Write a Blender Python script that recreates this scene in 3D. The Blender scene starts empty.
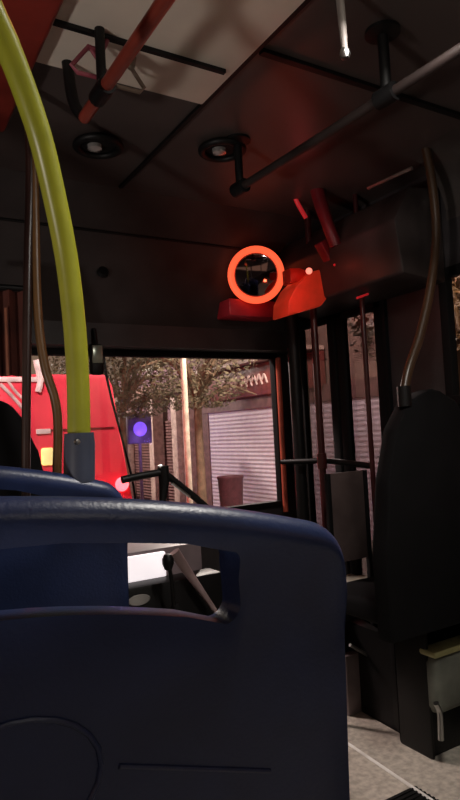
import bpy, bmesh, math, random
from mathutils import Vector, Matrix
random.seed(7)
C = bpy.context.scene.collection
sc = bpy.context.scene
# ------------------------------------------------------------ camera
YAW, PITCH, ROLL = math.radians(31), math.radians(2.9), math.radians(3.0)
FPX = 620.0
EYE = Vector((-0.8, 0.0, 1.2))
fw = Vector((math.sin(YAW)*math.cos(PITCH), math.cos(YAW)*math.cos(PITCH), math.sin(PITCH)))
rt0 = Vector((math.cos(YAW), -math.sin(YAW), 0))
up0 = rt0.cross(fw)
rt = rt0*math.cos(ROLL) - up0*math.sin(ROLL)
up = up0*math.cos(ROLL) + rt0*math.sin(ROLL)
cam_d = bpy.data.cameras.new('camera'); cam = bpy.data.objects.new('camera', cam_d); C.objects.link(cam)
cam_d.sensor_fit = 'VERTICAL'; cam_d.sensor_height = 24; cam_d.lens = FPX*24/800
cam_d.clip_start = 0.02; cam_d.clip_end = 300
M4 = Matrix((rt, up, -fw)).transposed().to_4x4(); M4.translation = EYE
cam.matrix_world = M4
sc.camera = cam
# ------------------------------------------------------------ world and light
W = bpy.data.worlds.new('night'); sc.world = W; W.use_nodes = True
wn = W.node_tree.nodes; wl = W.node_tree.links
bgn = wn['Background']
tcw = wn.new('ShaderNodeTexCoord'); sep = wn.new('ShaderNodeSeparateXYZ'); wr = wn.new('ShaderNodeValToRGB')
wl.new(tcw.outputs['Generated'], sep.inputs[0]); wl.new(sep.outputs['Z'], wr.inputs[0]); wl.new(wr.outputs[0], bgn.inputs[0])
wr.color_ramp.elements[0].color = (0.30, 0.19, 0.13, 1); wr.color_ramp.elements[1].color = (0.05, 0.04, 0.05, 1)
wr.color_ramp.elements[1].position = 0.6
bgn.inputs[1].default_value = 1.1
vs = sc.view_settings
vs.view_transform = 'Standard'; vs.look = 'None'; vs.gamma = 1; vs.exposure = 0; vs.use_curve_mapping = False
def light(name, typ, loc, power, col, size=0.1, to=None, sx=None, spot=None):
    d = bpy.data.lights.new(name, typ); d.energy = power; d.color = col
    if typ == 'AREA':
        d.size = size
        if sx: d.shape = 'RECTANGLE'; d.size_y = sx
    else: d.shadow_soft_size = size
    if spot: d.spot_size = math.radians(spot); d.spot_blend = 0.6
    o = bpy.data.objects.new(name, d); C.objects.link(o); o.location = loc
    if to is not None: o.rotation_euler = (Vector(to)-Vector(loc)).to_track_quat('-Z', 'Y').to_euler()
    return o
# the bus's own ceiling lamps behind the camera, street lighting outside, and an added ceiling fill
light('rear_cabin_light', 'POINT', (0.15, -1.5, 2.02), 5.5, (1.0, 0.90, 0.80), 0.10)
light('mid_cabin_light', 'AREA', (0.15, 0.70, 2.10), 12, (1.0, 0.95, 0.88), 0.14, to=(0.15, 0.70, 0), sx=0.4)
light('street_light_glow', 'POINT', (3.9, 6.6, 4.3), 1900, (1.0, 0.86, 0.80), 0.3)
light('street_light_far_glow', 'POINT', (2.2, 17.5, 4.2), 2400, (1.0, 0.86, 0.80), 0.3)
light('street_light_near_glow', 'POINT', (4.0, 3.4, 3.6), 300, (1.0, 0.62, 0.34), 0.3)
light('red_bus_street_glow', 'POINT', (-0.6, 4.3, 3.2), 520, (1.0, 0.80, 0.78), 0.3)
light('ceiling_fill_left', 'POINT', (-3.0, 0.2, 0.25), 115, (1.0, 0.90, 0.82), 0.12)  # added fill with no source there, brightens the ceiling through the left windows
# ------------------------------------------------------------ pixel helpers (photo pixel -> point at a real distance)
def ray(px, py):
    return (fw*FPX + rt*(px-230) - up*(py-400)).normalized()
def at(px, py, Y):          # point on the plane y = Y
    r = ray(px, py); return EYE + r*((Y-EYE.y)/r.y)
def atz(px, py, z):
    r = ray(px, py); return EYE + r*((z-EYE.z)/r.z)
def atx(px, py, x):
    r = ray(px, py); return EYE + r*((x-EYE.x)/r.x)
# ------------------------------------------------------------ materials
def lin(c): return tuple(((v/255)/12.92 if v/255 <= 0.04045 else ((v/255+0.055)/1.055)**2.4) for v in c)
MATS = {}
def mat(name, rgb, rough=0.5, metal=0.0, var=0.15, scale=8, bump=0.0, bscale=60, emit=None, es=0, stripe=None, rgb2=None, spec=0.5):
    if name in MATS: return MATS[name]
    m = bpy.data.materials.new(name); m.use_nodes = True; N = m.node_tree.nodes; L = m.node_tree.links
    b = N['Principled BSDF']; b.inputs['Roughness'].default_value = rough; b.inputs['Metallic'].default_value = metal
    b.inputs['Specular IOR Level'].default_value = spec
    tc = N.new('ShaderNodeTexCoord'); no = N.new('ShaderNodeTexNoise'); no.inputs['Scale'].default_value = scale; no.inputs['Detail'].default_value = 4
    L.new(tc.outputs['Object'], no.inputs['Vector'])
    cr = N.new('ShaderNodeValToRGB'); c = lin(rgb)
    c2 = lin(rgb2) if rgb2 else tuple(v*(1-var*2) for v in c)
    cr.color_ramp.elements[0].position = 0.35; cr.color_ramp.elements[1].position = 0.65
    cr.color_ramp.elements[0].color = (*c2, 1)
    cr.color_ramp.elements[1].color = (*(c if rgb2 else tuple(min(1, v*(1+var)) for v in c)), 1)
    L.new(no.outputs['Fac'], cr.inputs[0])
    src = cr.outputs[0]
    L.new(src, b.inputs['Base Color'])
    if bump:
        n2 = N.new('ShaderNodeTexNoise'); n2.inputs['Scale'].default_value = bscale; L.new(tc.outputs['Object'], n2.inputs['Vector'])
        bp = N.new('ShaderNodeBump'); bp.inputs['Strength'].default_value = bump; bp.inputs['Distance'].default_value = 0.004
        L.new(n2.outputs['Fac'], bp.inputs['Height']); L.new(bp.outputs[0], b.inputs['Normal'])
    if stripe:   # corrugation along an axis
        axis, freq, dist = stripe
        w = N.new('ShaderNodeTexWave'); w.bands_direction = axis; w.inputs['Scale'].default_value = freq; w.inputs['Distortion'].default_value = 0
        L.new(tc.outputs['Object'], w.inputs['Vector'])
        bp = N.new('ShaderNodeBump'); bp.inputs['Strength'].default_value = 1; bp.inputs['Distance'].default_value = dist
        L.new(w.outputs['Fac'], bp.inputs['Height']); L.new(bp.outputs[0], b.inputs['Normal'])
    if emit:
        b.inputs['Emission Color'].default_value = (*lin(emit), 1); b.inputs['Emission Strength'].default_value = es
    MATS[name] = m; return m
def glassmat(name, tint=(1, 1, 1), rough=0.02, refl=0.06):
    m = bpy.data.materials.new(name); m.use_nodes = True; N = m.node_tree.nodes; L = m.node_tree.links
    N.remove(N['Principled BSDF']); out = N['Material Output']
    t = N.new('ShaderNodeBsdfTransparent'); g = N.new('ShaderNodeBsdfGlossy'); g.inputs['Roughness'].default_value = rough
    no = N.new('ShaderNodeTexNoise'); no.inputs['Scale'].default_value = 3
    cr = N.new('ShaderNodeValToRGB'); cr.color_ramp.elements[0].color = (*[v*0.9 for v in tint], 1); cr.color_ramp.elements[1].color = (*tint, 1)
    L.new(no.outputs['Fac'], cr.inputs[0]); L.new(cr.outputs[0], t.inputs[0])
    mx = N.new('ShaderNodeMixShader'); mx.inputs[0].default_value = refl
    L.new(t.outputs[0], mx.inputs[1]); L.new(g.outputs[0], mx.inputs[2]); L.new(mx.outputs[0], out.inputs[0])
    MATS[name] = m; return m
seat_blue = mat('seat_blue_plastic', (40, 54, 94), 0.36, bump=0.12, bscale=220, var=0.12)
seat_dark = mat('seat_charcoal', (13, 12, 14), 0.85, spec=0.2)
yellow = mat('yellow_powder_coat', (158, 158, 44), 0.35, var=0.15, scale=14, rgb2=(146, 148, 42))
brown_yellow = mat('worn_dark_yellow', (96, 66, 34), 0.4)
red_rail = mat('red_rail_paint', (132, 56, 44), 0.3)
black = mat('black_plastic', (13, 12, 13), 0.5, spec=0.3)
rubber = mat('black_rubber', (10, 9, 10), 0.8, spec=0.25)
dkpanel = mat('dark_ceiling_panel', (70, 61, 59), 0.42, var=0.1, scale=3)
palepanel = mat('pale_ceiling_panel', (232, 222, 208), 0.45, var=0.06, scale=3)
dkgrey = mat('dark_grey_panel', (52, 48, 50), 0.5)
steel = mat('brushed_steel', (180, 180, 178), 0.3, metal=1.0, var=0.08)
clampm = mat('slate_grey_clamp', (66, 72, 90), 0.45)
floorm = mat('speckled_grey_floor', (205, 196, 182), 0.55, rgb2=(168, 160, 148), scale=40, bump=0.2, bscale=90)
palestep = mat('pale_step_plastic', (170, 166, 150), 0.5)
trimyel = mat('yellow_edge_trim', (165, 160, 112), 0.5)
redglow = mat('glowing_red_ring', (255, 60, 40), 0.4, emit=(255, 92, 56), es=1.25)
redled = mat('red_led', (255, 40, 50), 0.4, emit=(255, 40, 56), es=1.0)
dimred = mat('dim_red_glow', (200, 30, 40), 0.4, emit=(220, 44, 50), es=0.3)  # glows in the indicator lens and in the red reflection streaks
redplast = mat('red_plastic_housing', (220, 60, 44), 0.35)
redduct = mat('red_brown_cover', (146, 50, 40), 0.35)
mirror = mat('mirror_glass', (140, 120, 120), 0.06, metal=1.0, var=0.03)
winglass = glassmat('window_glass', (0.92, 0.92, 0.9))
doorglass = glassmat('smoked_door_glass', (0.42, 0.40, 0.40), refl=0.09)
# ------------------------------------------------------------ mesh helpers
class MB:
    def __init__(s): s.bm = bmesh.new()
    def box(s, a, b, bev=0.0, rot=None, seg=2):
        a, b = Vector(a), Vector(b); c = (a+b)/2; d = b-a
        r = bmesh.ops.create_cube(s.bm, size=1)['verts']
        for v in r:
            v.co = Vector((v.co.x*abs(d.x), v.co.y*abs(d.y), v.co.z*abs(d.z)))
        if bev:
            es = list({e for v in r for e in v.link_edges})
            g = bmesh.ops.bevel(s.bm, geom=es, offset=bev, segments=seg, affect='EDGES', profile=0.5)
            r = list({v for f in g['faces'] for v in f.verts} | {v for v in r if v.is_valid})
        for v in r:
            if rot: v.co = rot @ v.co
            v.co = v.co + c
        return s
    def tube(s, pts, r, n=14, caps=True, smooth=True):
        pts = [Vector(p) for p in pts]
        if smooth and len(pts) > 2: pts, rr = cat(pts, r)
        else: rr = r if isinstance(r, (list, tuple)) else [r]*len(pts)
        if not isinstance(rr, (list, tuple)): rr = [rr]*len(pts)
        rings = []; nrm = None
        for i, p in enumerate(pts):
            t = (pts[min(i+1, len(pts)-1)]-pts[max(i-1, 0)]).normalized()
            if nrm is None:
                nrm = t.orthogonal().normalized()
            nrm = (nrm - t*nrm.dot(t)).normalized(); bn = t.cross(nrm)
            rings.append([s.bm.verts.new(p + (nrm*math.cos(2*math.pi*k/n)+bn*math.sin(2*math.pi*k/n))*rr[i]) for k in range(n)])
        for i in range(len(rings)-1):
            for k in range(n):
                s.bm.faces.new((rings[i][k], rings[i][(k+1) % n], rings[i+1][(k+1) % n], rings[i+1][k]))
        if caps:
            s.bm.faces.new(rings[0][::-1]); s.bm.faces.new(rings[-1])
        return s
    def lathe(s, c, axis, prof, n=40):
        """prof: list of (radius, height along axis)"""
        ax = Vector(axis).normalized(); u = ax.orthogonal().normalized(); w = ax.cross(u); c = Vector(c)
        rings = []
        for r, h in prof:
            if r < 1e-6: rings.append([s.bm.verts.new(c+ax*h)])
            else: rings.append([s.bm.verts.new(c+ax*h+(u*math.cos(2*math.pi*k/n)+w*math.sin(2*math.pi*k/n))*r) for k in range(n)])
        for A, B in zip(rings, rings[1:]):
            for k in range(n):
                q = [A[k % len(A)], A[(k+1) % len(A)], B[(k+1) % len(B)], B[k % len(B)]]
                q = list(dict.fromkeys(q))
                if len(q) > 2: s.bm.faces.new(q)
        return s
    def torus(s, c, axis, R, r, n=48, m=14, squash=1.0):
        pr = [(R+r*math.cos(2*math.pi*k/m), squash*r*math.sin(2*math.pi*k/m)) for k in range(m+1)]
        return s.lathe(c, axis, pr, n)
    def prism(s, poly, d, bev=0.0):
        """poly: list of 3D points (planar), d: extrusion vector"""
        d = Vector(d)
        a = [s.bm.verts.new(Vector(p)) for p in poly]; b = [s.bm.verts.new(Vector(p)+d) for p in poly]
        fs = [s.bm.faces.new(a), s.bm.faces.new(b[::-1])]
        n = len(a)
        for i in range(n): fs.append(s.bm.faces.new((a[i], b[i], b[(i+1) % n], a[(i+1) % n])))
        if bev:
            es = list({e for f in fs for e in f.edges})
            bmesh.ops.bevel(s.bm, geom=es, offset=bev, segments=2, affect='EDGES', profile=0.5)
        return s
    def build(s, name, m, parent=None, smooth=True, origin=None):
        bmesh.ops.remove_doubles(s.bm, verts=s.bm.verts, dist=1e-6)
        bmesh.ops.recalc_face_normals(s.bm, faces=s.bm.faces)
        if parent is not None:
            mw = parent_mw(parent).inverted(); s.bm.transform(mw)
        elif origin is not None: s.bm.transform(Matrix.Translation(-Vector(origin)))
        me = bpy.data.meshes.new(name); s.bm.to_mesh(me); s.bm.free()
        me.materials.append(m)
        if smooth:
            for p in me.polygons: p.use_smooth = True
            try: me.set_sharp_from_angle(angle=math.radians(38))
            except Exception: pass
        o = bpy.data.objects.new(name, me); C.objects.link(o)
        if parent is not None: o.parent = parent
        elif origin is not None: o.location = origin
        return o
def parent_mw(o):
    m = Matrix.LocRotScale(o.location, o.rotation_euler, o.scale)
    return parent_mw(o.parent) @ m if o.parent else m
def cat(pts, r, k=8):
    rr = r if isinstance(r, (list, tuple)) else [r]*len(pts)
    P = [pts[0]*2-pts[1]] + pts + [pts[-1]*2-pts[-2]]; out = []; ro = []
    for i in range(1, len(P)-2):
        for j in range(k):
            t = j/k; a, b, c, d = P[i-1], P[i], P[i+1], P[i+2]
            out.append(0.5*((2*b)+(c-a)*t+(2*a-5*b+4*c-d)*t*t+(3*b-a-3*c+d)*t**3)); ro.append(rr[i-1]*(1-t)+rr[i]*t)
    out.append(pts[-1]); ro.append(rr[-1]); return out, ro
def tag(o, label=None, category=None, group=None, kind=None):
    if label: o['label'] = label
    if category: o['category'] = category
    if group: o['group'] = group
    if kind: o['kind'] = kind
    return o
def empty(name, loc, label=None, category=None, group=None):
    o = bpy.data.objects.new(name, None); C.objects.link(o); o.location = loc; o.empty_display_size = 0.1
    return tag(o, label, category, group)
def copy_tree(o, parent=None):
    c = o.copy(); C.objects.link(c); c.parent = parent
    for ch in list(o.children): copy_tree(ch, c)
    return c
def struct(o): o['kind'] = 'structure'; return o
def bx(name, a, b, m, parent=None, bev=0.0): return MB().box(a, b, bev).build(name, m, parent)

# ============================================================ BUS SHELL
FRONT, HALF, CEIL = 2.72, 1.2, 2.2
WS_B, WS_T = 0.80, 1.605      # windshield sill and head
struct(bx('floor', (-HALF-.12, -3.2, -0.10), (HALF, FRONT+.12, 0.0), floorm))
struct(bx('ceiling', (-HALF-.12, -3.2, CEIL), (HALF, FRONT+.1, CEIL+.06), dkpanel))
struct(bx('wall_back', (-HALF-.12, -3.26, 0), (HALF, -3.2, CEIL), dkgrey))
# left wall: sill, header, posts around side windows
wl_ = MB(); wl_.box((-HALF-.12, -3.2, 0), (-HALF-.07, FRONT, .82)); wl_.box((-HALF-.12, -3.2, 1.72), (-HALF-.07, FRONT, CEIL))
for y in (-3.2, -1.7, -.2, 1.3, FRONT-.1): wl_.box((-HALF-.12, y, .82), (-HALF-.07, y+.08, 1.72))
struct(wl_.build('wall_left', dkgrey))
DX0, DX1 = 1.97, 2.62         # door opening along y
wr_ = MB(); wr_.box((HALF, -3.2, 0), (HALF+.05, DX0, .84)); wr_.box((HALF, -3.2, 1.80), (HALF+.05, FRONT, CEIL))
for a, b in ((-3.2, -3.1), (-1.8, -1.7), (-.3, -.22), (1.66, DX0), (DX1, FRONT)): wr_.box((HALF, a, 0), (HALF+.05, b, 1.80))
struct(wr_.build('wall_right', dkgrey))
# front wall: header above the windshield, dash wall below, corner pillars
wsr = at(278, 430, FRONT).x
wf = MB()
wf.box((-HALF-.12, FRONT, WS_T), (HALF, FRONT+.03, CEIL)); wf.box((-HALF-.12, FRONT, 0), (HALF, FRONT+.03, WS_B))
wf.box((wsr, FRONT, WS_B), (HALF, FRONT+.03, WS_T)); wf.box((-HALF-.12, FRONT, WS_B), (-HALF+.08, FRONT+.03, WS_T))
struct(wf.build('wall_front', dkgrey))
# sloping front header cove, from ceiling down to windshield head
cov = MB()
z1 = at(150, 243, 2.45).z
cov.prism([(-HALF, 2.30, CEIL), (-HALF, 2.44, z1+.02), (-HALF, 2.60, WS_T+.10), (-HALF, 2.60, WS_T), (-HALF, FRONT, WS_T), (-HALF, FRONT, CEIL)], (2*HALF, 0, 0))
struct(cov.build('trim_1', mat('header_panel', (44, 37, 37), 0.55), smooth=False))
sm = MB(); sm.tube([(-HALF, 2.437, z1+.02), (HALF, 2.437, z1+.02)], .006, 8); struct(sm.build('trim_2', black))
w1 = MB()
for a, b in (((-1.12, WS_B-.01), (wsr, WS_B+.02)), ((-1.12, WS_T-.03), (wsr, WS_T)), ((wsr-.012, WS_B), (wsr+.012, WS_T))):
    w1.box((a[0], FRONT-.015, a[1]), (b[0], FRONT+.03, b[1]), .004)
fr = struct(w1.build('window_1', rubber))
bx('window_pane', (-1.12, FRONT+.012, WS_B), (wsr, FRONT+.018, WS_T), winglass, fr)
# pillar trim at right of the windshield, red reflection put into its colour
p0, p1 = at(276, 358, FRONT-.03), at(284, 512, FRONT-.03)
tp = MB().tube([p0+Vector((.012, 0, 0)), p1+Vector((.012, 0, 0))], .014, 12); struct(tp.build('trim_3', mat('pillar_reflection', (205, 96, 74), .35)))
# right side window
w2 = MB()
for y in (-.22, 1.62): w2.box((HALF-.01, y, .84), (HALF+.03, y+.04, 1.80), .004)
w2.box((HALF-.01, -.22, .84), (HALF+.03, 1.66, .88), .004); w2.box((HALF-.01, -.22, 1.76), (HALF+.03, 1.66, 1.80), .004)
yb = atx(445, 402, HALF).z
w2.box((HALF-.03, -.22, yb-.022), (HALF+.03, 1.66, yb+.022), .006)
fr2 = struct(w2.build('window_2', rubber)); bx('window_pane', (HALF+.02, -.2, .86), (HALF+.026, 1.64, 1.78), winglass, fr2)
# front door: two folding leaves with glass
d1 = empty('door_1', (HALF, (DX0+DX1)/2, 0)); struct(d1)
nleaf = 2; lw = (DX1-DX0)/nleaf
for i in range(nleaf):
    y0 = DX0+i*lw+.008; y1 = y0+lw-.016
    m_ = MB()
    m_.box((HALF-.012, y0, .03), (HALF+.028, y0+.05, 1.78), .008); m_.box((HALF-.012, y1-.05, .03), (HALF+.028, y1, 1.78), .008)
    m_.box((HALF-.012, y0, .03), (HALF+.028, y1, .12), .008); m_.box((HALF-.012, y0, 1.71), (HALF+.028, y1, 1.78), .008)
    lf = m_.build('door_leaf', rubber, d1)
    bx('door_pane', (HALF+.005, y0+.045, .10), (HALF+.011, y1-.045, 1.73), doorglass, lf)
st = MB(); st.box((HALF-.02, DX0-.02, 0), (HALF+.05, DX0, 1.8)); struct(st.build('trim_4', rubber))
# door header (mechanism cover) along the right wall
hz0, hz1 = at(300, 318, 2.3).z, at(300, 268, 2.3).z
h = MB(); h.prism([(HALF-.004, 1.62, 1.74), (.96, 1.62, 1.76), (.93, 1.62, 1.96), (1.02, 1.62, 2.10), (HALF-.004, 1.62, 2.12)], (0, .83, 0), .012)
tag(h.build('door_mechanism_cover', mat('cover_panel', (56, 48, 47), .45)), 'dark boxed cover running along the ceiling edge above the door', 'cover')
# pale ceiling panels and seams
def cz(px, py): return atz(px, py, CEIL-.008)
a_ = cz(170, 95)
pan = MB(); pan.box((-.62, -1.2, CEIL-.014), (cz(215, 90).x, a_.y, CEIL), .004)
tag(pan.build('ceiling_panel', palepanel), 'pale flat ceiling panel between the red cover and dark seam', 'panel')
b_ = cz(170, 52)
tag(bx('ceiling_batten', (-.62, b_.y-.007, CEIL-.024), (cz(240, 52).x, b_.y+.007, CEIL-.014), black), 'thin black strip running across the pale ceiling panel', 'batten')
xs = cz(210, 95).x
tag(bx('ceiling_seam_strip', (xs, -1.0, CEIL-.012), (xs+.013, 2.28, CEIL-.001), black), 'long thin black seam strip along the dark ceiling', 'strip')
y2 = cz(300, 62).y
tag(bx('ceiling_cross_strip', (xs+.022, y2, CEIL-.012), (.95, y2+.02, CEIL-.001), black), 'thin black strip running across to the right handrail bracket', 'strip')
# red-brown longitudinal cover at the upper left
xr = atz(40, 72, CEIL-.05).x
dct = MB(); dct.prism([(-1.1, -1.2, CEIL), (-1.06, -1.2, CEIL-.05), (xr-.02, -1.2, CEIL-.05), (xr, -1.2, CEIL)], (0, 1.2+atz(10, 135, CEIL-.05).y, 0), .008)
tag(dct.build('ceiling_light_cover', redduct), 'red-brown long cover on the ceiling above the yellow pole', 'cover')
# rounded duct at right ceiling edge
du = MB(); pr = []
for k in range(9):
    t = math.pi/2*k/8; pr.append((HALF-.20+.20*math.sin(t), -1.2, CEIL-.22*(1-math.cos(t))))
pr = [(HALF-.22, -1.2, CEIL)] + pr[1:-1] + [(HALF-.004, -1.2, CEIL-.22), (HALF-.004, -1.2, CEIL)]
du.prism(pr, (0, 2.8, 0)); tag(du.build('cornice_duct', mat('cornice_plastic', (70, 64, 62), .28)), 'dark glossy rounded cornice at the right ceiling edge', 'cornice')
# faint bright strip on the cornice (365..430,185)
q0, q1 = at(368, 188, 1.72), at(412, 168, 1.5)
tag(MB().tube([q0, q1], .007, 8).build('cable_clip_rail', mat('dull_aluminium', (150, 145, 138), .4, metal=.8)), 'short dull metal rail on the cornice beside the curved brown pole', 'rail')

# ============================================================ SEATS
def make_seat_mesh():
    """double bench backrest shell, local: x across (0 = centre), y = 0 rear face at top, z up from floor"""
    Wd = 0.437; TOP = 1.160
    def ztop(x):
        a = abs(x)/Wd; z = TOP - .02*a - .058*a*a
        e = max(0, abs(x)-(Wd-.045))/.045
        return z-.05*(1-math.sqrt(max(0, 1-min(1, e)**2)))
    NX = 60; NS = []
    bm = bmesh.new(); rows = []
    for i in range(NX+1):
        t = -1+2*i/NX; x = Wd*math.sin(t*math.pi/2)*1.0
        x = max(-Wd, min(Wd, x)); zt = ztop(x); e = max(0, abs(x)-(Wd-.03))/.03
        th = 1-.55*e*e   # thinner at the edge
        P = []
        # rear face from bottom up, then rolled top rim (bulges to the rear), then the front face down
        for z in (.42, .60, .78, .90, 1.0): P.append((.075*(1.1-z)/.68*-1+.012+.0, z))
        P = [(0.012+.10*(zt-z), z) for z in (.42, .60, .75, .86, .95)]
        zr = zt-.042
        P += [(.012+.10*.075, zt-.075)]
        for k in range(13):      # rolled rim
            a = math.radians(205-220*k/12); rr = .020
            P.append((.022+rr*1.15*math.cos(a)*1.0, zt-.0225+rr*math.sin(a)*1.05))
        P += [(.052+.10*(zt-z)*.8, z) for z in (zt-.06, .95, .86, .75, .60, .42)]
        cy = .03
        rows.append([bm.verts.new((x, cy+(y-cy)*th if True else y, z)) for y, z in P])
    n = len(rows[0])
    for A, B in zip(rows, rows[1:]):
        for k in range(n): bm.faces.new((A[k], B[k], B[(k+1) % n], A[(k+1) % n]))
    bm.faces.new(rows[0]); bm.faces.new(rows[-1][::-1])
    bmesh.ops.recalc_face_normals(bm, faces=bm.faces)
    me = bpy.data.meshes.new('seat_shell'); bm.to_mesh(me); bm.free()
    return me
SX, SY = -0.755, 0.545
# slot outline from the photo, on the plane of the rear face
def sl(px, py): p = at(px, py, SY+.02); return (p.x-SX, p.z)
sr_t, sr_b, sm_b, sl_b = sl(236, 548), sl(241, 622), sl(125, 606), sl(0, 619)
print('slot', sr_t, sr_b, sm_b, sl_b, 'edge', at(348, 650, SY).x-SX, 'top', at(0, 494, SY).z, at(300, 520, SY).z)
zt_, zb_ = sl(180, 543)[1], sm_b[1]
xe = sr_b[0]
out = []
def arc(cx, cz_, r, a0, a1, n=6):
    return [(cx+r*math.cos(math.radians(a0+(a1-a0)*k/n)), cz_+r*math.sin(math.radians(a0+(a1-a0)*k/n))) for k in range(n+1)]
zbe = sr_b[1]
tops = [sl(60, 541), sl(125, 541), sl(180, 542)]
poly = [(0.0, tops[0][1]+.004)] + [t for t in tops if t[0] > .01] + arc(xe-.016, sr_t[1]-.014, .014, 90, 0) + arc(xe-.016, zbe+.018, .018, 0, -90)
L1 = [(xe*(1-k/10), zbe+(sl_b[1]-zbe)*math.sin(math.pi/2*k/10)) for k in range(1, 11)]
poly += L1[1:]
full = poly + [(-x, z) for x, z in poly[::-1]][1:-1]
top_fix = sl(60, 542)[1]
full = [p for p in full]
cut = bmesh.new()
va = [cut.verts.new((x, -.3, z)) for x, z in full]; vb = [cut.verts.new((x, .4, z)) for x, z in full]
n = len(full); cut.faces.new(va); cut.faces.new(vb[::-1])
for i in range(n): cut.faces.new((va[i], vb[i], vb[(i+1) % n], va[(i+1) % n]))
bmesh.ops.recalc_face_normals(cut, faces=cut.faces)
cme = bpy.data.meshes.new('cut'); cut.to_mesh(cme); cut.free(); cob = bpy.data.objects.new('cut', cme); C.objects.link(cob)
shell_me = make_seat_mesh(); tmp = bpy.data.objects.new('tmp', shell_me); C.objects.link(tmp)
md = tmp.modifiers.new('b', 'BOOLEAN'); md.object = cob; md.operation = 'DIFFERENCE'; md.solver = 'EXACT'
mb2 = tmp.modifiers.new('bev', 'BEVEL'); mb2.width = .006; mb2.segments = 3; mb2.limit_method = 'ANGLE'; mb2.angle_limit = math.radians(50)
dg = bpy.context.evaluated_depsgraph_get(); dg.update()
shell = bpy.data.meshes.new_from_object(tmp.evaluated_get(dg)); shell.name = 'seat_shell'
for ob in (tmp, cob): bpy.data.objects.remove(ob)
shell.materials.clear(); shell.materials.append(seat_blue)
for p in shell.polygons: p.use_smooth = True
shell.set_sharp_from_angle(angle=math.radians(32))
def make_seat():
    r = empty('bus_seat', (SX, SY, 0))
    o = bpy.data.objects.new('backrest', shell); C.objects.link(o); o.parent = r
    # low raised moulding lines on the rear face
    def rear(x, z): a = abs(x)/.437; return Vector((SX+x, SY+.012+.10*(1.160-.02*a-.058*a*a-z), z))
    rx = [at(118, 765, SY+.04), at(270, 771, SY+.04)]
    zz = rx[0].z
    MB().tube([rear(rx[0].x-SX+(rx[1].x-rx[0].x)*k/6, zz+(rx[1].z-zz)*k/6) for k in range(7)], .0028, 8).build('moulding_line', seat_blue, r)
    # oval recess rim low in the middle of the back
    oc = at(8, 790, SY+.045); pts = [rear(oc.x-SX+.082*math.cos(a), oc.z+.062*math.sin(a)) for a in [math.pi*2*k/24 for k in range(25)]]
    MB().tube(pts, .003, 8, smooth=False).build('recess_rim', seat_blue, r)
    for s in (-1, 1):
        c = MB(); c.box((SX+s*.222-.205, SY+.06, .43), (SX+s*.222+.205, SY+.50, .50), .025, seg=3); c.build('seat_cushion', seat_dark, r)
        c = MB(); c.box((SX+s*.222-.185, SY+.085, .52), (SX+s*.222+.185, SY+.135, .86), .02, seg=3); c.build('back_cushion', seat_dark, r)
    for x in (-.3, .3):
        MB().box((SX+x-.02, SY+.15, 0), (SX+x+.02, SY+.40, .43), .006).build('leg', dkgrey, r)
    return r
s0 = make_seat()
tag(s0, 'nearest blue plastic double seat back with slotted handle, filling the foreground', 'seat', 'blue double seats')
s1 = copy_tree(s0); tag(s1, 'second blue double seat back, in front of the nearest one, carrying the yellow pole', 'seat', 'blue double seats')
S2Y = 1.13; s1.location = (SX-.038, S2Y, .0); s1.scale = (1, 1, 1.022)

# yellow pole with clamp on the second seat
base = at(79, 470, S2Y+.03)
yp = empty('yellow_grab_pole', base, 'bright yellow curved grab pole clamped to the second blue seat', 'pole')
pts = [base] + [at(px, py, Y) for px, py, Y in ((79, 430, S2Y+.03), (78, 380, S2Y+.03), (74, 320, S2Y+.025), (66, 255, S2Y+.01), (53, 190, S2Y-.02), (41, 140, S2Y-.05), (28, 100, S2Y-.08), (15, 65, S2Y-.11), (2, 34, S2Y-.14), (-12, 4, S2Y-.17))]
e_ = pts[-1]-pts[-2]; pts.append(pts[-1]+e_*((CEIL-pts[-1].z)/e_.z))
MB().tube(pts, .0215, 20).build('pole', yellow, yp)
cl = MB(); a = at(79, 433, S2Y+.03); cl.tube([a, Vector((a.x, a.y, a.z-.02)), base+Vector((0, 0, -.02)), base-Vector((0, 0, .022))], [.0275, .029, .029, .029], 24, smooth=False)
cl.build('clamp', clampm, yp)
b = MB(); for_b = at(77, 442, S2Y-.005); b.lathe(for_b, (0, -1, 0), [(0, .006), (.005, .005), (.006, 0), (0, 0)], 12); b.build('bolt', steel, yp)

# right-hand dark seat (single, high backed)
RY = 1.50
def rp(px, py): return at(px, py, RY+.07)
xl = rp(377, 500).x; zt = rp(410, 398).z
rs = empty('high_back_seat', (xl+.24, RY, 0), 'tall dark high-backed passenger seat by the right window', 'seat')
m_ = MB()
outl = [(377, 640), (372, 560), (374, 480), (382, 430), (396, 402), (412, 393)]
po = [(rp(a, b).x, rp(a, b).z) for a, b in outl]
xc = xl+.235
po2 = po + [(xc, po[-1][1]+.012)] + [(2*xc-x, z) for x, z in po[::-1]]
po2 = [(min(x, HALF-.012), z) for x, z in po2]
m_.prism([(x, RY, z) for x, z in po2], (0, .07, 0), .012)
m_.build('backrest', seat_dark, rs)
MB().box((xl+.02, RY+.05, .50), (HALF-.03, RY+.44, .58), .025, seg=3).build('seat_cushion', seat_dark, rs)
MB().box((xl+.02, RY+.02, .56), (HALF-.02, RY+.09, .70), .02, seg=3).build('lumbar_panel', seat_dark, rs)
g0, g1 = atz(402, 744, 0), atz(436, 760, 0)
MB().box((g0.x, g1.y, 0), (g1.x, g1.y+.16, .54), .01).build('leg', black, rs)
print('leg', g0, g1)
ft = [atz(364, 700, 0), atz(404, 738, 0)]
MB().prism([ft[0], ft[1], (g1.x+.05, ft[1].y+.02, 0), (g1.x+.05, ft[0].y, 0)], (0, 0, .36), .01).build('footwell_box', black, rs)

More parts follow.
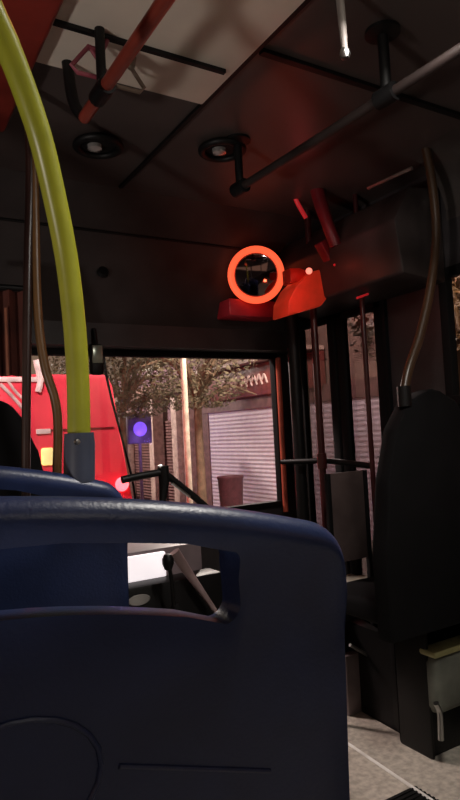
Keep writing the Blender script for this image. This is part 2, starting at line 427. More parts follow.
# curved brown pole on the right, from ceiling rail to the dark seat
br = [at(px, py, RY+.02) for px, py in ((411, 92), (424, 140), (433, 190), (436, 240), (430, 290), (420, 335), (409, 368), (404, 392))]
cp = empty('curved_grab_pole', br[-1], 'dark brownish curved grab pole rising from the tall dark seat', 'pole')
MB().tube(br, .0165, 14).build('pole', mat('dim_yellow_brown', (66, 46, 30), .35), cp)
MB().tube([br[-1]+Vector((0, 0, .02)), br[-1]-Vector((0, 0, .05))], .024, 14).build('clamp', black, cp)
# ============================================================ CEILING RAILS
def rail(name, pa, pb, z, r, m, label, ext_near=0.9):
    A, B = atz(*pa, z), atz(*pb, z)
    d = (A-B).normalized(); root = empty(name, B, label, 'handrail')
    MB().tube([A+d*ext_near, B], r, 14, smooth=False).build('rail', m, root)
    return root, A, B, d
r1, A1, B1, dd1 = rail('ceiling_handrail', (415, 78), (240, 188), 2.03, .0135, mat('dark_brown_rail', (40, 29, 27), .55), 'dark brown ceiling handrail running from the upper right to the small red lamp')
for f in (0, 1):
    p = B1 if f else A1 + (B1-A1)*.12
    q = Vector((p.x, p.y, CEIL)); m_ = MB(); m_.tube([p-Vector((0, 0, .02)), q], .014, 12); m_.tube([p-dd1*.03, p+dd1*.03], .024, 14)
    m_.lathe(q, (0, 0, -1), [(0, .0), (.045, 0), (.045, .008), (.02, .014), (0, .014)], 24); m_.build('bracket', black, r1)
r2, A2, B2, dd2 = rail('ceiling_handrail', (165, 0), (84, 118), 2.03, .0155, red_rail, 'red ceiling handrail crossing the pale ceiling panel', .3)
p = A2+(B2-A2)*.72
m_ = MB(); m_.tube([p-dd2*.035, p+dd2*.035], .022, 14); m_.tube([p, Vector((p.x, p.y, CEIL))], .012, 12); m_.tube([B2, B2+Vector((-.02, .02, .05)), Vector((B2.x-.03, B2.y+.03, CEIL))], .015, 12)
m_.build('bracket', black, r2)
# hanging straps
def strap(px, py, Y, top_z, L, label, m, tilt=0):
    b0 = at(px, py, Y); root = empty('strap_or_reflection', b0, label, 'strap', 'hanging straps')
    t = Vector((b0.x+tilt, b0.y, top_z))
    w = .045
    MB().tube([b0+Vector((0, 0, .055)), b0.lerp(t, .6), t], .007, 8).build('strap_or_reflection_band', m, root)
    tri = [b0+Vector((0, 0, .06)), b0+Vector((-w, 0, 0)), b0+Vector((-w*.7, 0, -.014)), b0+Vector((w*.7, 0, -.014)), b0+Vector((w, 0, 0)), b0+Vector((0, 0, .06))]
    MB().tube(tri, .0055, 8, smooth=False).build('handle_grip', m, root)
    return root
strap(128, 84, 1.45, CEIL-.014, .2, 'pale triangular strap handle beside the red handrail', mat('pale_strap', (150, 132, 118), .5), .02)
strap(90, 70, 1.4, CEIL-.014, .2, 'dark strap with pinkish triangular handle left of the red handrail', mat('pink_strap', (150, 70, 84), .5), .05)
st = at(345, 54, 1.0)  # pale lamp reflection on the ceiling, shaped as a hanging tube
root = empty('strap_or_reflection', st, 'pale ceiling reflection with a small bright end, top centre right', 'strap', 'hanging straps')
MB().tube([st, at(342, 20, 1.0), Vector((at(338, -20, 1.0).x, 1.0, CEIL-.001))], [.007, .009, .010], 12).build('strap_or_reflection_band', mat('grey_reflection', (120, 112, 108), .5), root)
MB().lathe(st, (0, 0, -1), [(0, -.012), (.010, -.010), (.0125, 0), (.009, .010), (0, .012)], 20).build('bright_end', steel, root)
# round ceiling vents
def vent(px, py, label):
    c = atz(px, py, CEIL-.001); root = empty('ceiling_vent', c, label, 'vent', 'round ceiling vents')
    m_ = MB(); m_.torus(c-Vector((0, 0, .012)), (0, 0, 1), .072, .013, squash=.9); m_.build('vent_ring', black, root)
    m_ = MB(); m_.lathe(c, (0, 0, -1), [(.06, 0), (.058, .008), (.03, .012), (0, .012)], 32)
    m_.build('vent_disc', rubber, root)
    m_ = MB(); m_.lathe(c-Vector((.012, .0, .012)), (0, 0, -1), [(.026, 0), (.024, .012), (.010, .018), (0, .019)], 24); m_.build('vent_nozzle', mat('vent_chrome', (205, 200, 196), .25, metal=.7), root)
vent(222, 147, 'round ceiling vent nearer the red indicator lamp, right of the pair')
vent(98, 143, 'round ceiling vent beside the yellow pole, left of the pair')
def lamp(x, y, w, l, label):
    r = empty('ceiling_lamp', (x, y, CEIL), label, 'lamp', 'flat ceiling lamps')
    MB().box((x-w/2-.02, y-l/2-.02, CEIL-.03), (x+w/2+.02, y+l/2+.02, CEIL-.014), .005).build('lamp_frame', dkgrey, r)
    MB().box((x-w/2, y-l/2, CEIL-.05), (x+w/2, y+l/2, CEIL-.03), .006).build('diffuser', mat('lamp_diffuser', (240, 235, 225), .5, emit=(255, 244, 225), es=3), r)
lamp(.15, -1.5, .25, .8, 'longer flat white ceiling lamp behind the viewer')
lamp(.15, .70, .14, .4, 'short flat white ceiling lamp above the nearest blue seat')
# small red indicator hanging below the ceiling at the rail end
c = at(238, 162, 2.12); root = empty('indicator_lamp', c, 'small red indicator lamp at the far end of the ceiling handrail', 'lamp')
bx('lamp_body', c+Vector((-.025, .004, -.06)), c+Vector((.025, .05, .05)), black, root, .006)
m_ = MB(); m_.lathe(c+Vector((-.002, .006, -.004)), (0, -1, 0), [(.011, 0), (.010, .006), (0, .010)], 20); m_.lathe(c+Vector((-.004, .006, -.034)), (0, -1, 0), [(.008, 0), (.007, .005), (0, .008)], 16); m_.build('lens', dimred, root)

# ============================================================ RED RING MIRROR + HOUSING
mc = at(256, 275, 2.38)
ax = (EYE-mc).normalized(); R = 27/620*(mc-EYE).dot(fw)
rm = empty('round_mirror', mc, 'round mirror framed by a glowing red ring above the windshield', 'mirror')
MB().torus(mc, ax, R*.93, R*.125, squash=.9).build('light_ring', redglow, rm)
MB().lathe(mc-ax*.01, ax, [(0, .010), (R*.4, .008), (R*.8, 0), (R*.86, -.012), (R*.8, -.03), (0, -.034)], 40).build('mirror_glass', mirror, rm)
back = MB(); back.tube([mc-ax*.03, Vector((mc.x+.02, 2.47, mc.z+.03))], .03, 16); back.build('mirror_arm', black, rm)
# reddish carrier box below/behind the ring
a0, a1 = at(229, 300, 2.46), at(281, 318, 2.46)
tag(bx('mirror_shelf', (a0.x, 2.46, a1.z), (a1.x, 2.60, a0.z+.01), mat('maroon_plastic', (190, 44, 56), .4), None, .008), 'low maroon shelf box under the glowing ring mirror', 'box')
# red lit speaker cone / housing right of the ring
h0, h1 = at(283, 312, 2.08), at(322, 268, 2.08)
rh = empty('warning_light', (h0+h1)/2, 'red warning light housing glowing right of the ring mirror', 'light')
m_ = MB()
pl = [at(288, 316, 2.08), at(289, 300, 2.08), at(296, 286, 2.08), at(310, 272, 2.08), at(324, 268, 2.08), at(334, 290, 2.08), at(322, 306, 2.08), at(300, 312, 2.08)]
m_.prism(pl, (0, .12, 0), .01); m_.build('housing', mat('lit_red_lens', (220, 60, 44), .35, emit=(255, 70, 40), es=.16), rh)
lp = at(309, 271, 2.03); m_ = MB(); m_.lathe(lp, (EYE-lp), [(0, .010), (.008, .009), (.012, .002), (.014, -.01), (0, -.012)], 20); m_.build('lens', mat('bright_pink_lens', (255, 150, 140), .3, emit=(255, 130, 110), es=1.5), rh)
m_ = MB(); m_.prism([at(291, 283, 2.10), at(290, 268, 2.10), at(300, 268, 2.10), at(312, 272, 2.10), at(300, 281, 2.10)], (0, .06, 0), .004); m_.build('reflector_fin', redplast, rh)
# lights of the ring and the warning lamp, and a red fill
light('warning_lamp_light', 'POINT', lp+(EYE-lp).normalized()*.07, .14, (1, .09, .05), .02)
light('ring_side_light', 'POINT', at(290, 296, 1.93), .40, (1, .12, .05), .02)
light('upper_left_red_fill', 'POINT', at(10, 20, 1.0), .06, (1, .10, .06), .04)  # added red fill without a fixture, tints the upper-left ceiling
# red reflections above the housing, built as maroon and glowing shapes
def strip(pts, Y, w, m, name, label, cat_, grp=None):
    P = [at(px, py, Y) for px, py in pts]; o = MB().tube(P, w, 10).build(name, m, None, origin=P[0]); tag(o, label, cat_, grp); return o
strip([(291, 186), (297, 202), (306, 218)], 2.12, .010, dimred, 'red_reflection_streak', 'narrow red reflection streak on the ceiling, left of the maroon one', 'reflection')
o = MB().tube([at(314, 176, 2.02), at(320, 200, 1.99), at(328, 225, 1.96), at(336, 246, 1.95)], [.032, .030, .026, .026], 16).build('maroon_reflection_band', mat('glossy_maroon', (112, 32, 40), .3), None, origin=at(314, 176, 2.02))
tag(o, 'maroon curved reflection shape on the ceiling beside the narrow red streak', 'hose')
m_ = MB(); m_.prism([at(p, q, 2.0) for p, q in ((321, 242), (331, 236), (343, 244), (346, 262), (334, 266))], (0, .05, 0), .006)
fl = m_.build('maroon_reflection_patch', MATS['glossy_maroon']); tag(fl, 'maroon rounded reflection shape just above the red warning light', 'flap')
light('reflection_fill', 'POINT', at(305, 216, 1.90), .10, (1, .1, .1), .03)  # added red light without a fixture, brightens the reflection shapes
strip([(334, 265), (346, 261)], 1.98, .005, dimred, 'red_reflection_streak', 'tiny red reflection streak directly under the rounded maroon one', 'reflection')
strip([(357, 298), (368, 294)], 1.9, .005, dimred, 'red_reflection_streak', 'tiny red reflection streak on the door cover at the right', 'reflection')
# small round hole in the header panel, built as a black disc
c = at(103, 272, 2.50); m_ = MB(); m_.lathe(c, (0, -1, .4), [(0, .012), (.022, .010), (.026, -.006), (0, -.008)], 24); tag(m_.build('header_hole', black, None, origin=c), 'small round black disc for a hole in the header above the windshield', 'hole')

# ============================================================ DRIVER AREA AND FRONT DETAILS
ds = empty('driver_seat', (at(0, 450, 1.9).x-.2, 1.9, 0), "dark curved driver's seat back at the far left", 'seat')
xo = at(40, 462, 1.9)
pts2 = [at(43, 470, 1.9), at(38, 450, 1.9), at(26, 420, 1.9), at(10, 402, 1.9), at(-8, 398, 1.9)]
po = [(p.x, p.z) for p in pts2]; xc = po[-1][0]-.06
pp = [(po[0][0]+.02, .55)] + po + [(2*xc-x, z) for x, z in po[::-1]] + [(2*xc-po[0][0]-.02, .55)]
MB().prism([(x, 1.9, z) for x, z in pp], (0, .11, 0), .02).build('backrest', seat_dark, ds)
MB().box((xc-.22, 1.99, .48), (xc+.22, 2.24, .60), .04, seg=3).build('seat_cushion', seat_dark, ds)
MB().lathe((xc, 2.10, 0), (0, 0, 1), [(0, 0), (.16, 0), (.16, .04), (.06, .08), (.06, .47), (.14, .50), (0, .50)], 28).build('pedestal', dkgrey, ds)
# partition poles by the driver
Y = 1.72
o = MB().tube([Vector((at(30,170,Y).x, Y, CEIL)), at(30, 170, Y), at(28, 260, Y), at(27, 345, Y), at(26, 455, Y), at(26, 560, Y)], .012, 12).build('partition_pole', mat('dim_brown_paint', (44, 26, 22), .35), None, origin=at(26, 560, Y))
tag(o, 'straight dark brown pole beside the far-left driver seat', 'pole')
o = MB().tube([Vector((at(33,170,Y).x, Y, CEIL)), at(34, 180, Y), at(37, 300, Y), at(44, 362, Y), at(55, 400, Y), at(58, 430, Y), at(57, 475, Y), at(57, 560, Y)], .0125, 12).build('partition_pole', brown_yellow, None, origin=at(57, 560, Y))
tag(o, 'dark yellow pole with a bend, between driver seat and yellow pole', 'pole')
# rolled curtain / visor
v0, v1 = at(2, 290, 2.3), at(27, 376, 2.3)
vz = empty('sun_curtain', ((v0.x+v1.x)/2, 2.3, v1.z), 'brownish-red hanging curtain above the driver seat', 'curtain')
m_ = MB()
n = 14; xs0 = v0.x-.12; xs1 = v1.x
top_ = []; bot_ = []
for k in range(n+1):
    x = xs0+(xs1-xs0)*k/n; y = 2.3+.018*math.sin(k*1.7)
    top_.append((x, y)); bot_.append((x, y))
f = [Vector((x, y, v1.z)) for x, y in top_] + [Vector((x, y+.006, v1.z)) for x, y in top_[::-1]]
m_.prism(f, (0, 0, v0.z-v1.z)); m_.build('cloth', mat('curtain_cloth', (84, 38, 28), .8, var=.2), vz)
MB().tube([(xs0-.05, 2.3, v0.z+.01), (xs1+.02, 2.3, v0.z+.01)], .012, 10).build('curtain_rod', black, vz)
MB().tube([(v0.x+.005, 2.275, v1.z), (v0.x+.005, 2.275, v0.z-.07)], .005, 8).build('curtain_cord', mat('pale_cord', (150, 90, 66), .6), vz)
# small mirror on a dark bracket in the windshield
c = at(98, 355, 2.55)
im = empty('inside_mirror', c, 'small pale mirror on a dark bracket beside the yellow pole', 'mirror')
m_ = MB(); m_.box(c+Vector((-.035, .0, -.085)), c+Vector((.028, .03, .05)), .014, seg=3); m_.build('mirror_body', black, im)
m_ = MB(); m_.box(c+Vector((-.026, -.006, -.035)), c+Vector((.020, .002, .042)), .003); m_.build('mirror_glass', mat('greenish_mirror', (150, 156, 140), .2, metal=.3), im)
m_ = MB(); m_.tube([c+Vector((0, .02, .04)), c+Vector((0, .04, .12))], .010, 10); m_.build('bracket', black, im)
# windshield wiper arm outside
w0, w1 = at(103, 352, 2.86), at(132, 478, 2.86)
wp = empty('wiper', w1, 'black wiper arm slanting across the windshield before the red bus', 'wiper')
MB().tube([w0, at(110, 392, 2.86), w1, Vector((w1.x+.02, w1.y, WS_B-.03)), Vector((w1.x+.02, FRONT+.02, WS_B-.05))], .006, 10).build('wiper_arm', black, wp)
MB().box(w0.lerp(w1, .1)+Vector((-.004, .0, -.2)), w0.lerp(w1, .1)+Vector((.004, .012, .1)), .002, rot=Matrix.Rotation(math.atan2((w1-w0).x, -(w1-w0).z)*-1, 3, 'Y')).build('wiper_blade', rubber, wp)
# dash top and consoles
dz = WS_B-.02
da = MB(); da.prism([(-1.15, 2.45, .0), (-1.15, 2.45, .62), (-1.15, 2.50, dz-.05), (-1.15, 2.59, dz-.005), (-1.15, 2.59, 0)], (.93, 0, 0), .015)
dash = empty('dashboard', (-.7, 2.5, 0), 'black dashboard seen through the slot of the nearest seat', 'dashboard')
da.build('dash_body', black, dash)
# steering wheel
swc = Vector((xc+.0, 2.32, .80)); sw = empty('steering_wheel', swc, 'black steering wheel in front of the far-left driver seat', 'steering wheel')
MB().torus(swc, (0, -.5, .86), .20, .013).build('wheel_rim', black, sw)
m_ = MB()
for k in range(3):
    a = math.radians(90+120*k); d = Vector((math.cos(a), math.sin(a)*.86, math.sin(a)*.5)); m_.tube([swc, swc+d*.2], .011, 8)
m_.tube([swc, swc+Vector((0, .10, -.2))], .025, 12); m_.build('spokes', black, sw)
# fare machine seen through the slot: bright lit front, dark base with oval
f0, f1 = at(122, 583, 2.0), at(163, 546, 2.0)
fm = empty('fare_machine', (f0.x+.1, 2.05, 0), 'fare machine with a brightly lit white panel, seen through the seat slot', 'machine')
fx0, fx1 = f0.x-.10, at(206, 575, 2.0).x
zt1 = at(140, 552, 2.0).z; zb1 = at(140, 581, 2.0).z; zb2 = at(140, 612, 2.0).z
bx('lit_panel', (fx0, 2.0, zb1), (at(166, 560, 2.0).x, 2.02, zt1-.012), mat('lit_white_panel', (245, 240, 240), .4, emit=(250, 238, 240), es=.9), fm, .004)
bx('machine_body', (fx0-.01, 2.02, 0), (fx1, 2.30, zt1), mat('grey_mauve_metal', (120, 105, 108), .5), fm, .01)
MB().box((fx0, 1.93, 0), (fx1+.03, 2.02, zb1), .012).build('machine_base', black, fm)
oc = at(139, 600, 1.93); m_ = MB(); m_.lathe(oc, (0, -1, 0), [(0, .006), (.035, .005), (.04, 0), (.04, -.004), (0, -.004)], 32)
for v in m_.bm.verts: v.co.z = oc.z+(v.co.z-oc.z)*.45
m_.build('coin_tray', mat('tray_grey', (150, 146, 142), .4), fm)
# gear lever with round knob
k0 = at(168, 562, 1.85); gl = empty('gear_lever', (k0.x+.02, 1.86, zb1-.1), 'dark gear lever with rounded knob in front of the white panel', 'lever')
MB().lathe(k0, (0, 0, 1), [(0, -.028), (.012, -.024), (.019, -.005), (.019, .010), (.012, .024), (0, .028)], 24).build('knob', black, gl)
MB().tube([k0, k0+Vector((.015, .01, -.08)), k0+Vector((.03, .02, -.30))], .007, 10).build('lever_shaft', black, gl)
MB().lathe((k0.x+.03, 1.87, 0), (0, 0, 1), [(0, 0), (.045, 0), (.045, k0.z-.25), (.035, k0.z-.20), (.012, k0.z-.14), (0, k0.z-.14)], 24).build('lever_boot', rubber, gl)
# sloping pale panel strip right of the lever
o = MB().tube([at(174, 552, 1.91), at(192, 578, 1.90), at(216, 612, 1.89)], [.020, .014, .008], 12).build('sloping_rail', mat('pinkish_grey', (165, 140, 140), .4), None, origin=at(216, 612, 1.95))
tag(o, 'pale slanting rail seen through the right of the seat slot', 'rail')
# dark jointed arm above the first seats
Y = 1.72
ja = empty('jointed_arm', at(163, 490, Y), 'black jointed handrail arm rising behind the near blue seat', 'arm')
MB().tube([at(122, 480, Y), at(140, 476, Y), at(163, 472, Y)], .011, 12).build('upper_arm', black, ja)
MB().tube([at(163, 472, Y), at(178, 484, Y), at(198, 500, Y), at(215, 516, Y)], .011, 12).build('lower_arm', black, ja)
MB().tube([at(163, 466, Y), at(164, 482, Y), at(162, 508, Y), at(130, 528, Y), at(92, 545, Y), Vector((at(88, 600, Y).x, Y, .4)), Vector((at(88, 600, Y).x, Y, 0))], [.017, .016, .010, .010, .010, .012, .012], 14, smooth=False).build('post', black, ja)
m_ = MB(); c = at(160, 467, Y); m_.lathe(c, (-.2, -1, .3), [(0, .012), (.006, .011), (.008, 0), (0, 0)], 16); m_.build('bolt', steel, ja)
m_ = MB(); m_.tube([at(172, 483, Y-.014), at(190, 497, Y-.014)], .004, 8); m_.build('steel_stay', steel, ja)
# crossbar across door with clamp
Yb = 2.05
a = at(282, 462, 2.45); bq = at(372, 466, 1.98)
cb = empty('door_crossbar', bq, 'dark horizontal grab bar across the door posts', 'bar')
MB().tube([a, at(327, 461, 2.2), bq], .013, 12).build('bar', black, cb)
c = at(322, 461, 2.2); MB().tube([c-Vector((0, 0, .035)), c+Vector((0, 0, .035))], .022, 14).build('clamp', mat('dark_red_clamp', (70, 26, 26), .35), cb)
# vertical grab posts near door
def vpost(px, Y, label, m, r=.016):
    p = at(px, 460, Y); o = MB().tube([Vector((p.x, Y, 0)), Vector((p.x, Y, CEIL))], r, 14).build('stanchion', m, None, origin=(p.x, Y, 0)); tag(o, label, 'pole', 'door stanchions')
vpost(322, 2.21, 'dark red vertical pole carrying the crossbar clamp at the door', mat('dark_red_pole', (62, 22, 24), .3))
vpost(372, 1.97, 'thin dark red vertical pole beside the tall dark seat', MATS['dark_red_pole'], .011)
vpost(300, 2.42, 'thick dark vertical post next to the windshield corner', black, .03)
# little door control box behind the posts
q0, q1 = at(333, 565, 1.98), at(368, 470, 1.98)
cb2 = empty('door_screen', ((q0.x+q1.x)/2, 2.0, 0), 'murky grey screen panel between the two dark red poles', 'panel')
bx('screen_panel', (q0.x+.02, 1.99, q0.z), (q1.x-.02, 2.0, q1.z), mat('murky_plastic', (92, 78, 76), .35), cb2, .003)
bx('frame', (q0.x, 1.985, 0.0), (q0.x+.02, 2.005, q1.z), rubber, cb2, .003)
bx('frame', (q1.x-.02, 1.985, 0.0), (q1.x, 2.005, q1.z), rubber, cb2, .003)
# pale engine / step box with a pair of pink reflections built as glowing bars
e0, e1 = at(340, 612, 2.12), at(384, 578, 2.12)
pb = empty('step_box', ((e0.x+e1.x)/2, 2.2, 0), 'pale rounded step box beside the near seat, right of it', 'box')
MB().box((e0.x-.06, 2.12, at(350, 640, 2.12).z), (e1.x, 2.30, e1.z), .02, seg=3).build('box_body', palestep, pb)
MB().box((e0.x-.08, 2.09, 0), (e1.x, 2.28, at(350, 612, 2.09).z), .01).build('box_base', black, pb)
for py in (611, 623):
    c = at(358, py, 2.08); m_ = MB(); m_.box(c+Vector((-.018, 0, -.006)), c+Vector((.016, .012, .006)), .004); m_.build('pink_reflection', mat('pink_reflection_glow', (255, 150, 165), .3, emit=(255, 130, 140), es=.5), pb)
# silver edge strip
s0_, s1_ = at(350, 645, 1.98), at(386, 666, 1.98)
o = MB().tube([s0_, s1_], .007, 10).build('metal_edge_bar', steel, None, origin=s0_)
tag(o, 'slanting bright metal bar low beside the near blue seat', 'bar')
o = MB(); g0, g1 = at(351, 655, 2.03), at(366, 700, 2.03); o.box((g0.x-.03, 2.03, 0), (g1.x, 2.07, g0.z), .006); o = o.build('low_kick_panel', mat('mauve_grey', (120, 108, 108), .5)); tag(o, 'low grey kick panel under the slanting metal bar', 'panel')
# wheel arch box with yellow trim beside right seat
WY = atz(450, 757, 0).y-.02
w0_ = at(437, 690, WY)
wa = empty('wheel_arch_box', (w0_.x+.1, WY, 0), 'grey wheel arch box with a yellow edge under the right window', 'box')
za = at(445, 650, WY).z
MB().box((w0_.x, WY, .16), (HALF-.01, WY+.07, za-.012), .03, seg=3).build('box_body', mat('arch_grey', (112, 114, 104), .6), wa)
MB().box((w0_.x-.004, WY-.005, za-.02), (HALF-.01, WY+.07, za+.004), .008).build('yellow_trim', trimyel, wa)
MB().tube([at(436, 703, WY-.03), at(440, 714, WY-.03), at(441, 740, WY-.03)], .010, 12).build('steel_bracket', steel, wa)
MB().box((w0_.x+.01, WY+.05, 0), (HALF-.01, WY+.07, .18), .006).build('box_base', black, wa)
# floor platform step and metal strips
f0_, f1_ = atz(352, 747, .0), atz(430, 800, .0)
o = MB().tube([f0_.lerp(f1_, -.6)+Vector((0, 0, .002)), f0_.lerp(f1_, 1.8)+Vector((0, 0, .002))], .006, 8).build('floor_strip', mat('pale_floor_trim', (250, 244, 235), .4)); tag(o, 'thin pale trim strip running along the aisle floor', 'strip')
y3 = atz(375, 738, 0).y
o = bx('floor_joint', (-.3, y3-.03, 0), (.6, y3+.02, .004), mat('dark_joint', (80, 70, 66), .6), None, .002); tag(o, 'darker joint strip across the aisle floor', 'strip')
y4 = atz(400, 792, 0).y
rb = MB()
for k in range(16): rb.box((-.25, y4-.02-k*.018, 0), (.75, y4-.012-k*.018, .005))
rb.box((-.25, y4-.32, 0), (.75, y4-.005, .002)); o = rb.build('ribbed_mat', rubber, smooth=False); tag(o, 'black ribbed rubber mat at the bottom right of the aisle', 'mat')

# ============================================================ OUTSIDE
GZ = -0.85
struct(bx('ground', (-20, -12, GZ-.1), (30, 60, GZ), mat('asphalt', (70, 66, 66), .8, bump=.3, bscale=20)))
FX = 6.4
struct(bx('ground_sidewalk', (FX-2.4, -8, GZ), (FX, 55, GZ+.14), mat('pavement', (130, 120, 114), .8)))
# facades parallel to the street, on the right
wallm = mat('stucco_wall', (150, 118, 106), .8, rgb2=(120, 92, 84), scale=2)
def fy(px): return atx(px, 440, FX).y
y_a, y_b = fy(275)-3.4, fy(209)
b1 = empty('shop_building', (FX+2, (y_a+y_b)/2, GZ), 'shop building with pale roller shutter and sign at the right of the windshield', 'building')
bx('wall', (FX+.12, y_a-.5, GZ), (FX+6, y_b+.7, 4.2), wallm, b1)
shz = atx(240, 410, FX).z
shm = mat('roller_shutter', (206, 190, 200), .6, stripe=('Z', 3.6, .011), var=.05)
bx('roller_shutter', (FX+.02, y_a, GZ+.14), (FX+.1, y_b, shz), shm, b1)
m_ = MB(); m_.box((FX, y_b, GZ+.14), (FX+.18, y_b+.28, shz+.2)); m_.box((FX, y_a-.3, GZ+.14), (FX+.18, y_a, shz+.2)); m_.box((FX-.02, y_a-.3, shz), (FX+.2, y_b+.28, shz+.3)); m_.build('shutter_frame', mat('brown_frame', (120, 84, 82), .6), b1)
sy0, sy1 = fy(276)-1.6, fy(216); sz0, sz1 = atx(250, 397, FX).z, atx(250, 366, FX).z
sg = bx('sign_board', (FX-.1, sy0, sz0), (FX+.05, sy1, sz1), mat('dark_red_sign', (128, 60, 56), .5), b1, .01)
m_ = MB(); random.seed(3); zc = (sz0+sz1)/2
n = 9
for k in range(n):
    y = atx(272-k*5.2, 380, FX).y; hh = .09+.05*random.random()
    m_.tube([(FX-.115, y, zc-hh), (FX-.12, y+.10, zc+hh*.8), (FX-.115, y+.2, zc-hh*.2), (FX-.115, y+.30, zc+hh*.3)], .022, 6)
m_.build('lettering', mat('cream_lettering', (235, 200, 190), .5), sg)
aw = bx('awning_edge', (FX-.35, sy0, sz1+.02), (FX+.05, sy1+.3, sz1+.09), mat('cream_edge', (210, 180, 165), .5), b1)
# bin on the pavement before the shutter
c = atx(231, 492, FX-1.2)
bn = empty('litter_bin', (c.x, c.y, GZ+.14), 'dark reddish litter bin in front of the roller shutter', 'bin')
bh = atx(231, 476, FX-1.2).z; wb = .24
MB().lathe((c.x, c.y, GZ+.14), (0, 0, 1), [(0, 0), (wb*.8, 0), (wb, bh-GZ-.2), (wb*1.06, bh-GZ-.18), (wb*1.06, bh-GZ-.14), (wb*.8, bh-GZ-.14), (wb*.7, bh-GZ-.3), (0, bh-GZ-.3)], 24).build('bin_body', mat('bin_plum', (96, 54, 60), .6), bn)
# further facade with columns
y_c = y_b+.7
b2 = empty('arcade_building', (FX+2, y_c+5, GZ), 'mauve building with pale columns further along the street', 'building')
bx('wall', (FX+.5, y_c, GZ), (FX+6, y_c+20, 3.2), mat('mauve_wall', (138, 106, 116), .8), b2)
for i, px in enumerate((194, 182, 158, 128)):
    y = atx(px, 440, FX+.2).y
    if y < y_c+.2: y = y_c+.2
    bx('column', (FX+.05, y, GZ+.14), (FX+.4, y+.32, 2.3), mat('pale_column', (200, 172, 162), .7), b2, .02)
for px0, px1 in ((176, 160), (150, 132)):
    ya, yb_ = atx(px0, 440, FX+.45).y, atx(px1, 440, FX+.45).y
    bx('roller_shutter', (FX+.42, ya, GZ+.14), (FX+.5, yb_, 1.6), mat('brown_shutter', (120, 84, 82), .6, stripe=('Z', 3.6, .03)), b2)
bx('cornice', (FX-.05, y_c, 2.3), (FX+.55, y_c+20, 2.6), mat('cornice_brown', (130, 100, 90), .8), b2)
# violet neon sign
NX = FX-1.6; c = atx(140, 429, NX)
ns = empty('neon_sign', (NX, c.y, GZ+.14), 'small violet lit sign on a thin post by the mauve building', 'sign')
MB().tube([(NX, c.y+.06, GZ+.14), (NX, c.y+.06, c.z+.3)], .04, 10).build('sign_post', mat('mauve_post', (110, 90, 110), .6), ns)
MB().box((NX-.30, c.y, c.z-.34), (NX+.30, c.y+.10, c.z+.36), .02).build('sign_box', mat('violet_box', (92, 74, 104), .5), ns)
m_ = MB(); m_.lathe((NX, c.y-.01, c.z), (0, -1, 0), [(0, .04), (.13, .03), (.17, 0), (0, 0)], 20); m_.build('light_disc', mat('violet_light', (140, 90, 255), .4, emit=(120, 84, 240), es=1.5), ns)
light('violet_sign_light', 'POINT', (NX, c.y-.5, c.z-.3), 16, (.35, .2, 1), .1)
# lamp post
c = at(187, 440, 8.0)
lpz = GZ+.14
po_ = empty('lamp_post', (c.x, 8.0, lpz), 'tall pale lamp post in front of the buildings', 'lamp post')
MB().tube([(c.x, 8.0, GZ), (c.x, 8.0, 4.2)], [.045, .042], 14, smooth=False).build('post', mat('pale_post', (230, 215, 190), .5), po_)
MB().tube([(c.x, 8.0, 4.15), (c.x-.3, 7.8, 4.5), (c.x-1.0, 7.5, 4.6)], .04, 10).build('lamp_arm', MATS['pale_post'], po_)
MB().box((c.x-1.4, 7.35, 4.52), (c.x-.9, 7.6, 4.64), .03).build('lamp_head', steel, po_)
# trees
leafm = mat('dim_foliage', (118, 104, 78), .7, rgb2=(84, 76, 56), scale=3)
leafw = mat('warm_foliage', (120, 92, 62), .7, rgb2=(78, 56, 38), scale=3)
barkm = mat('bark', (128, 104, 82), .9)
def tree(x, y, h0, h1, rad, n, label, lm, seed):
    random.seed(seed)
    root = empty('street_tree', (x, y, GZ), label, 'tree', 'street trees')
    MB().tube([(x, y, GZ), (x+.05, y+.1, (h0+GZ)/2), (x, y, h0), (x+.1, y, h0+.6)], [.10, .08, .07, .06], 10).build('trunk', barkm, root)
    b = MB()
    for k in range(16):
        a = random.random()*6.28; rr = rad*(.6+.4*random.random()); e = Vector((x+math.cos(a)*rr, y+math.sin(a)*rr, h0+random.random()*(h1-h0)))
        s = Vector((x, y, h0-.1+.5*random.random())); mid = s.lerp(e, .5)+Vector((0, 0, .25))
        b.tube([s, mid, e], [.05, .03, .012], 6)
    b.build('branches', barkm, root)
    f = bmesh.new()
    for k in range(n*4):
        a = random.random()*6.28; rr = rad*random.random()**.5; zz = h0-.1+(h1-h0)*random.random()
        ell = math.sqrt(max(.05, 1-((zz-(h0+h1)/2)/((h1-h0)*.62))**2))
        c = Vector((x+math.cos(a)*rr*ell, y+math.sin(a)*rr*ell, zz)); s = .03+.045*random.random()
        u = Vector((random.uniform(-1, 1), random.uniform(-1, 1), random.uniform(-1, 1))).normalized(); w = u.orthogonal().normalized()
        vv = [f.verts.new(c+u*s), f.verts.new(c+w*s*.45), f.verts.new(c-u*s), f.verts.new(c-w*s*.45)]; f.faces.new(vv)
    me = bpy.data.meshes.new('foliage'); f.transform(Matrix.Translation(-Vector((x, y, GZ)))); f.to_mesh(me); f.free(); me.materials.append(lm)
    o = bpy.data.objects.new('foliage', me); C.objects.link(o); o.parent = root
    return root
c = at(122, 400, 12.5); tree(c.x, 12.5, 1.7, 3.9, 1.5, 1300, 'street tree left of the pale lamp post', leafm, 1)
c = at(200, 400, 9.9); tree(c.x-.05, 9.9, 1.75, 3.6, 1.15, 800, 'street tree between lamp post and shop sign', leafm, 2)
c = at(452, 330, 3.9); tree(c.x, 3.9, 1.9, 4.6, 1.5, 2600, 'warm brown tree seen through the right window', leafw, 5)
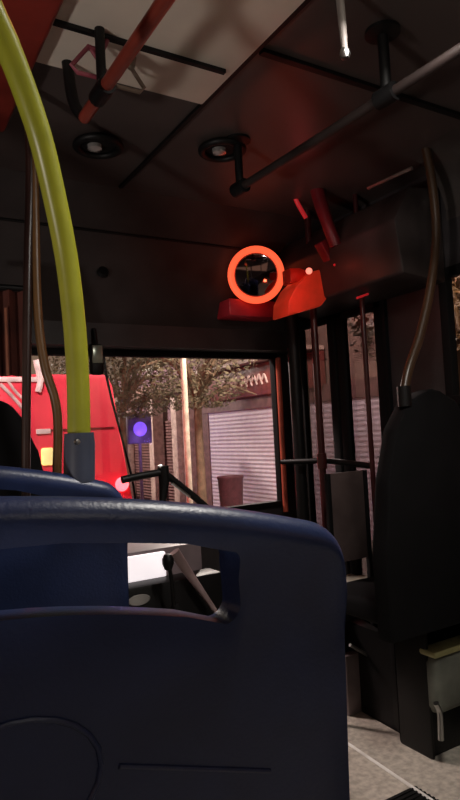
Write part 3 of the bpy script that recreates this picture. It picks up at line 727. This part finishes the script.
# near facade on the right, seen through door and side window
b3 = empty('corner_building', (FX+2, 2, GZ), 'brown brick building seen through the door and right window', 'building')
bx('wall', (FX+.2, -6, GZ), (FX+6, y_a-.5, 4.2), mat('brick_brown', (128, 84, 62), .85, rgb2=(90, 56, 42), scale=3), b3)
for yq in (1.2, 3.2, 5.0): bx('window', (FX+.12, yq, .3), (FX+.22, yq+.9, 1.7), mat('pale_window', (200, 186, 176), .4), b3, .02)

# red bus ahead
BY = 6.2
xr1, zt1b = at(113, 372, BY).x, at(60, 374, BY).z
xr0 = at(134, 486, BY).x
rbus = empty('red_bus', (xr0-1.25, BY+4, GZ), 'bright red bus standing ahead, filling the left of the windshield', 'bus')
redp = mat('red_bus_paint', (238, 58, 80), .4, var=.08, scale=2)
m_ = MB(); zt_b = zt1b; xl_ = xr0-2.5
m_.prism([(xr0, BY, GZ+.35), (xr0, BY, .4), (xr1, BY, zt_b-.12), (xr1-.05, BY, zt_b), (xl_+.4, BY, zt_b), (xl_+.2, BY, zt_b-.12), (xl_, BY, .4), (xl_, BY, GZ+.35)], (0, 8, 0), .05)
m_.build('bus_body', redp, rbus)
wh = mat('white_stripe', (240, 215, 215), .5)
m_ = MB(); zs = at(20, 379, BY).z; m_.box((xl_+.4, BY-.02, zs-.03), (at(46, 380, BY).x, BY+.02, zs+.02), .005)
m_.tube([at(0, 384, BY-.01), at(12, 396, BY-.01), at(26, 412, BY-.01)], .018, 8); m_.tube([at(8, 381, BY-.01), at(16, 392, BY-.01), at(29, 404, BY-.01)], .014, 8)
m_.tube([at(36, 360, BY-.01), at(40, 380, BY-.01), at(38, 392, BY-.01)], .03, 8)
m_.build('white_graphic', wh, rbus)
m_ = MB(); q = at(42, 432, BY); m_.box(q+Vector((-.06, -.02, -.02)), q+Vector((.08, 0, .03)), .005); m_.build('badge', wh, rbus)
q = at(47, 455, BY); m_ = MB(); m_.box(q+Vector((-.06, -.03, -.10)), q+Vector((.06, 0, .07)), .02); m_.build('headlamp', mat('yellow_lamp', (255, 240, 160), .3, emit=(250, 225, 150), es=.8), rbus)
m_ = MB(); m_.box((at(40, 420, BY).x, BY-.012, at(60, 430, BY).z-.01), (xr0-.2, BY, at(60, 430, BY).z+.01)); m_.build('panel_seam', mat('dark_red', (120, 14, 26), .4), rbus)
for s in (xl_+.15, xr0-.14):
    q = Vector((s, BY-.02, at(123, 484, BY).z)); m_ = MB(); m_.lathe(q, (0, -1, 0), [(0, .05), (.05, .04), (.075, 0), (0, 0)], 24); m_.build('tail_light', mat('tail_light', (255, 90, 110), .3, emit=(255, 100, 110), es=4), rbus)
for xx in (xl_+.2, xr0-.45):
    for yy in (BY+1.8, BY+6):
        MB().lathe((xx, yy, GZ+.48), (1, 0, 0), [(0, 0), (.30, 0), (.46, .02), (.48, .08), (.48, .2), (.44, .25), (0, .25)], 32).build('wheel', rubber, rbus)
light('tail_light_glow', 'POINT', at(122, 486, BY-.35), 3, (1, .12, .12), .05)
